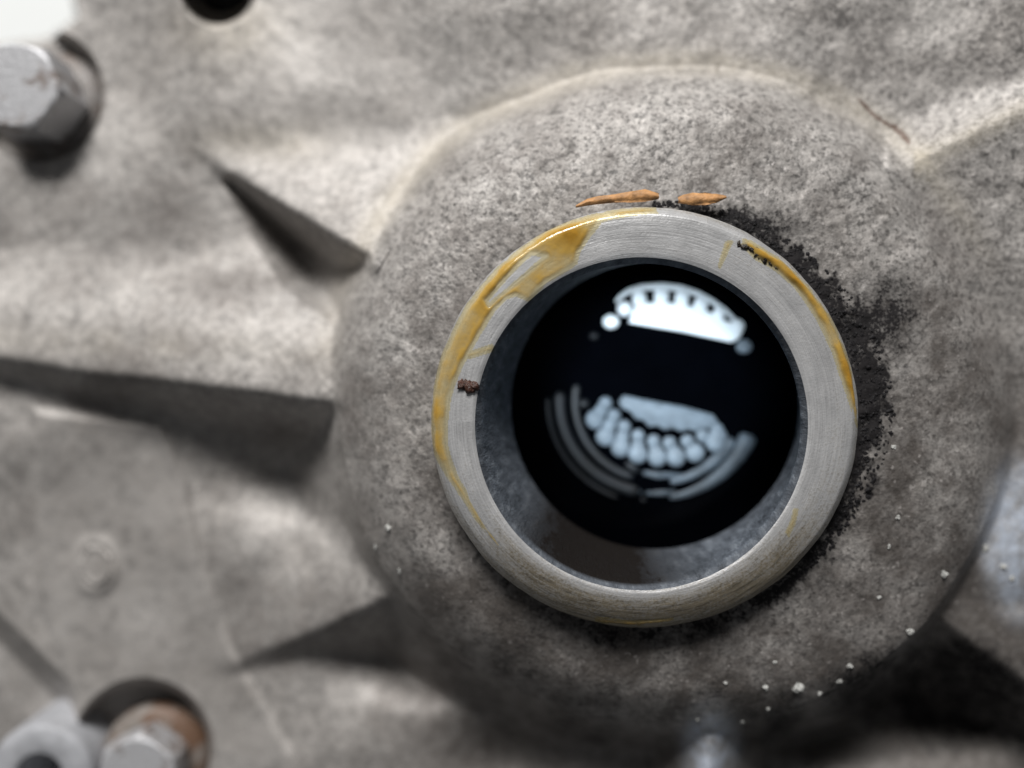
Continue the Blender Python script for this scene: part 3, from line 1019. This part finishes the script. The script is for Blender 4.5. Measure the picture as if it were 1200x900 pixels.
V, F = [], []
for (u, v, r) in ((866, 286, 3), (873, 289, 4), (881, 292, 4.5), (889, 297, 4), (896, 302, 4.5), (903, 307, 3.5), (886, 293, 3), (910, 313, 2.5)):
    lump(V, F, wpt(u, v, 0.4), r, .4, 2, .55)
tag(link('grime_streak', mesh('grime_streak', V, F), simple('rim_grime', (0.035, 0.027, 0.02), rough=0.3, nscale=1800, var=0.7, bump=0.0004)), 'short dark grime streak at the upper end of the right amber strip', 'grime streak')


def surf_z(u, v):
    j = int(round((u - us[0]) / STEP)); i = int(round((v - vs[0]) / STEP))
    return float(Z[i, j])


# crusty black grime packed against the rim
V, F = [], []
cnt = 0
while cnt < 800:
    a = random.uniform(-48, 88)
    wd = float(np.interp(a, [-50, -42, -32, -15, 0, 12, 24, 38, 52, 66, 88], [2, 6, 13, 26, 38, 40, 34, 24, 18, 14, 5]))
    r = 252 + wd * (random.random() ** 1.3)
    u = 757 + r * math.cos(math.radians(a)); v = 493 - r * math.sin(math.radians(a))
    s = random.uniform(1.1, 3.0)
    lump(V, F, ipt(u, v, surf_z(u, v) - s * 0.1), s, .5, 1, .5)
    cnt += 1
tag(link('grime_crust', mesh('grime_crust', V, F), M_CRUD, smooth=False), 'crumbly black grime packed along the right side of the machined rim', 'grime', kind='stuff')

GRIT_AND_LIT_BUMPS = [(935, 805, 7.5, 'largest pale grit grain, above the dark hollow at the lower right'), (1066, 740, 6.5, 'pale grit grain at the very peak of the dark hollow'),
        (996, 780, 6, 'pale grit grain halfway along the upper edge of the dark hollow'), (897, 805, 5, 'pale grit grain just left of the largest grain'),
        (984, 798, 4, 'small grit grain below the one halfway along the hollow edge'), (960, 812, 4.5, 'small grit grain just right of the largest grain'),
        (900, 830, 4, 'small grit grain below and left of the largest grain'), (870, 845, 4.5, 'small grit grain where the lower rib meets the hollow'),
        (850, 800, 3.5, 'tiny grit grain above the lower rib'), (908, 776, 3, 'tiniest grit grain above the largest grain'),
        (1042, 640, 5, 'pale grit grain alone on the boss below the black grime'), (1106, 672, 5.5, 'pale grit grain on the boss midway to the right edge'),
        (1047, 524, 5, 'pale grit grain touching the right side of the black grime'), (1052, 606, 4, 'small grit grain at the lower end of the black grime'),
        (1155, 642, 7, 'large pale grit grain on the bluish metal at the right edge'), (1176, 664, 6, 'middle grit grain of three on the bluish metal at the right edge'),
        (1186, 678, 4, 'smallest grit grain of three on the bluish metal at the right edge'), (817, 842, 4, 'small grit grain on top of the lower rib'),
        (1030, 700, 3.5, 'tiny grit grain on the boss above the dark hollow'),
        (455, 618, 4, 'small lit bump as a pale grain at the upper end of the left boss foot'), (440, 640, 4.5, 'lit bump as a pale grain where the lowest left rib meets the boss'),  # last three are lit bumps of the casting, set as pale grains
        (468, 668, 3.5, 'tiny lit bump as a pale grain right of the lowest left rib end')]
for (u, v, r, lb) in GRIT_AND_LIT_BUMPS:
    V, F = [], []
    r *= random.uniform(0.42, 0.9)
    lump(V, F, ipt(u, v, surf_z(u, v) + r * 0.15), r, .6, 2, .6)
    o = link('grit_grain', mesh('grit_grain', V, F), M_GRIT, smooth=False)
    tag(o, lb or 'tiny pale grit grain stuck to the dirty casting', 'grit', 'pale grit grains on the casting')
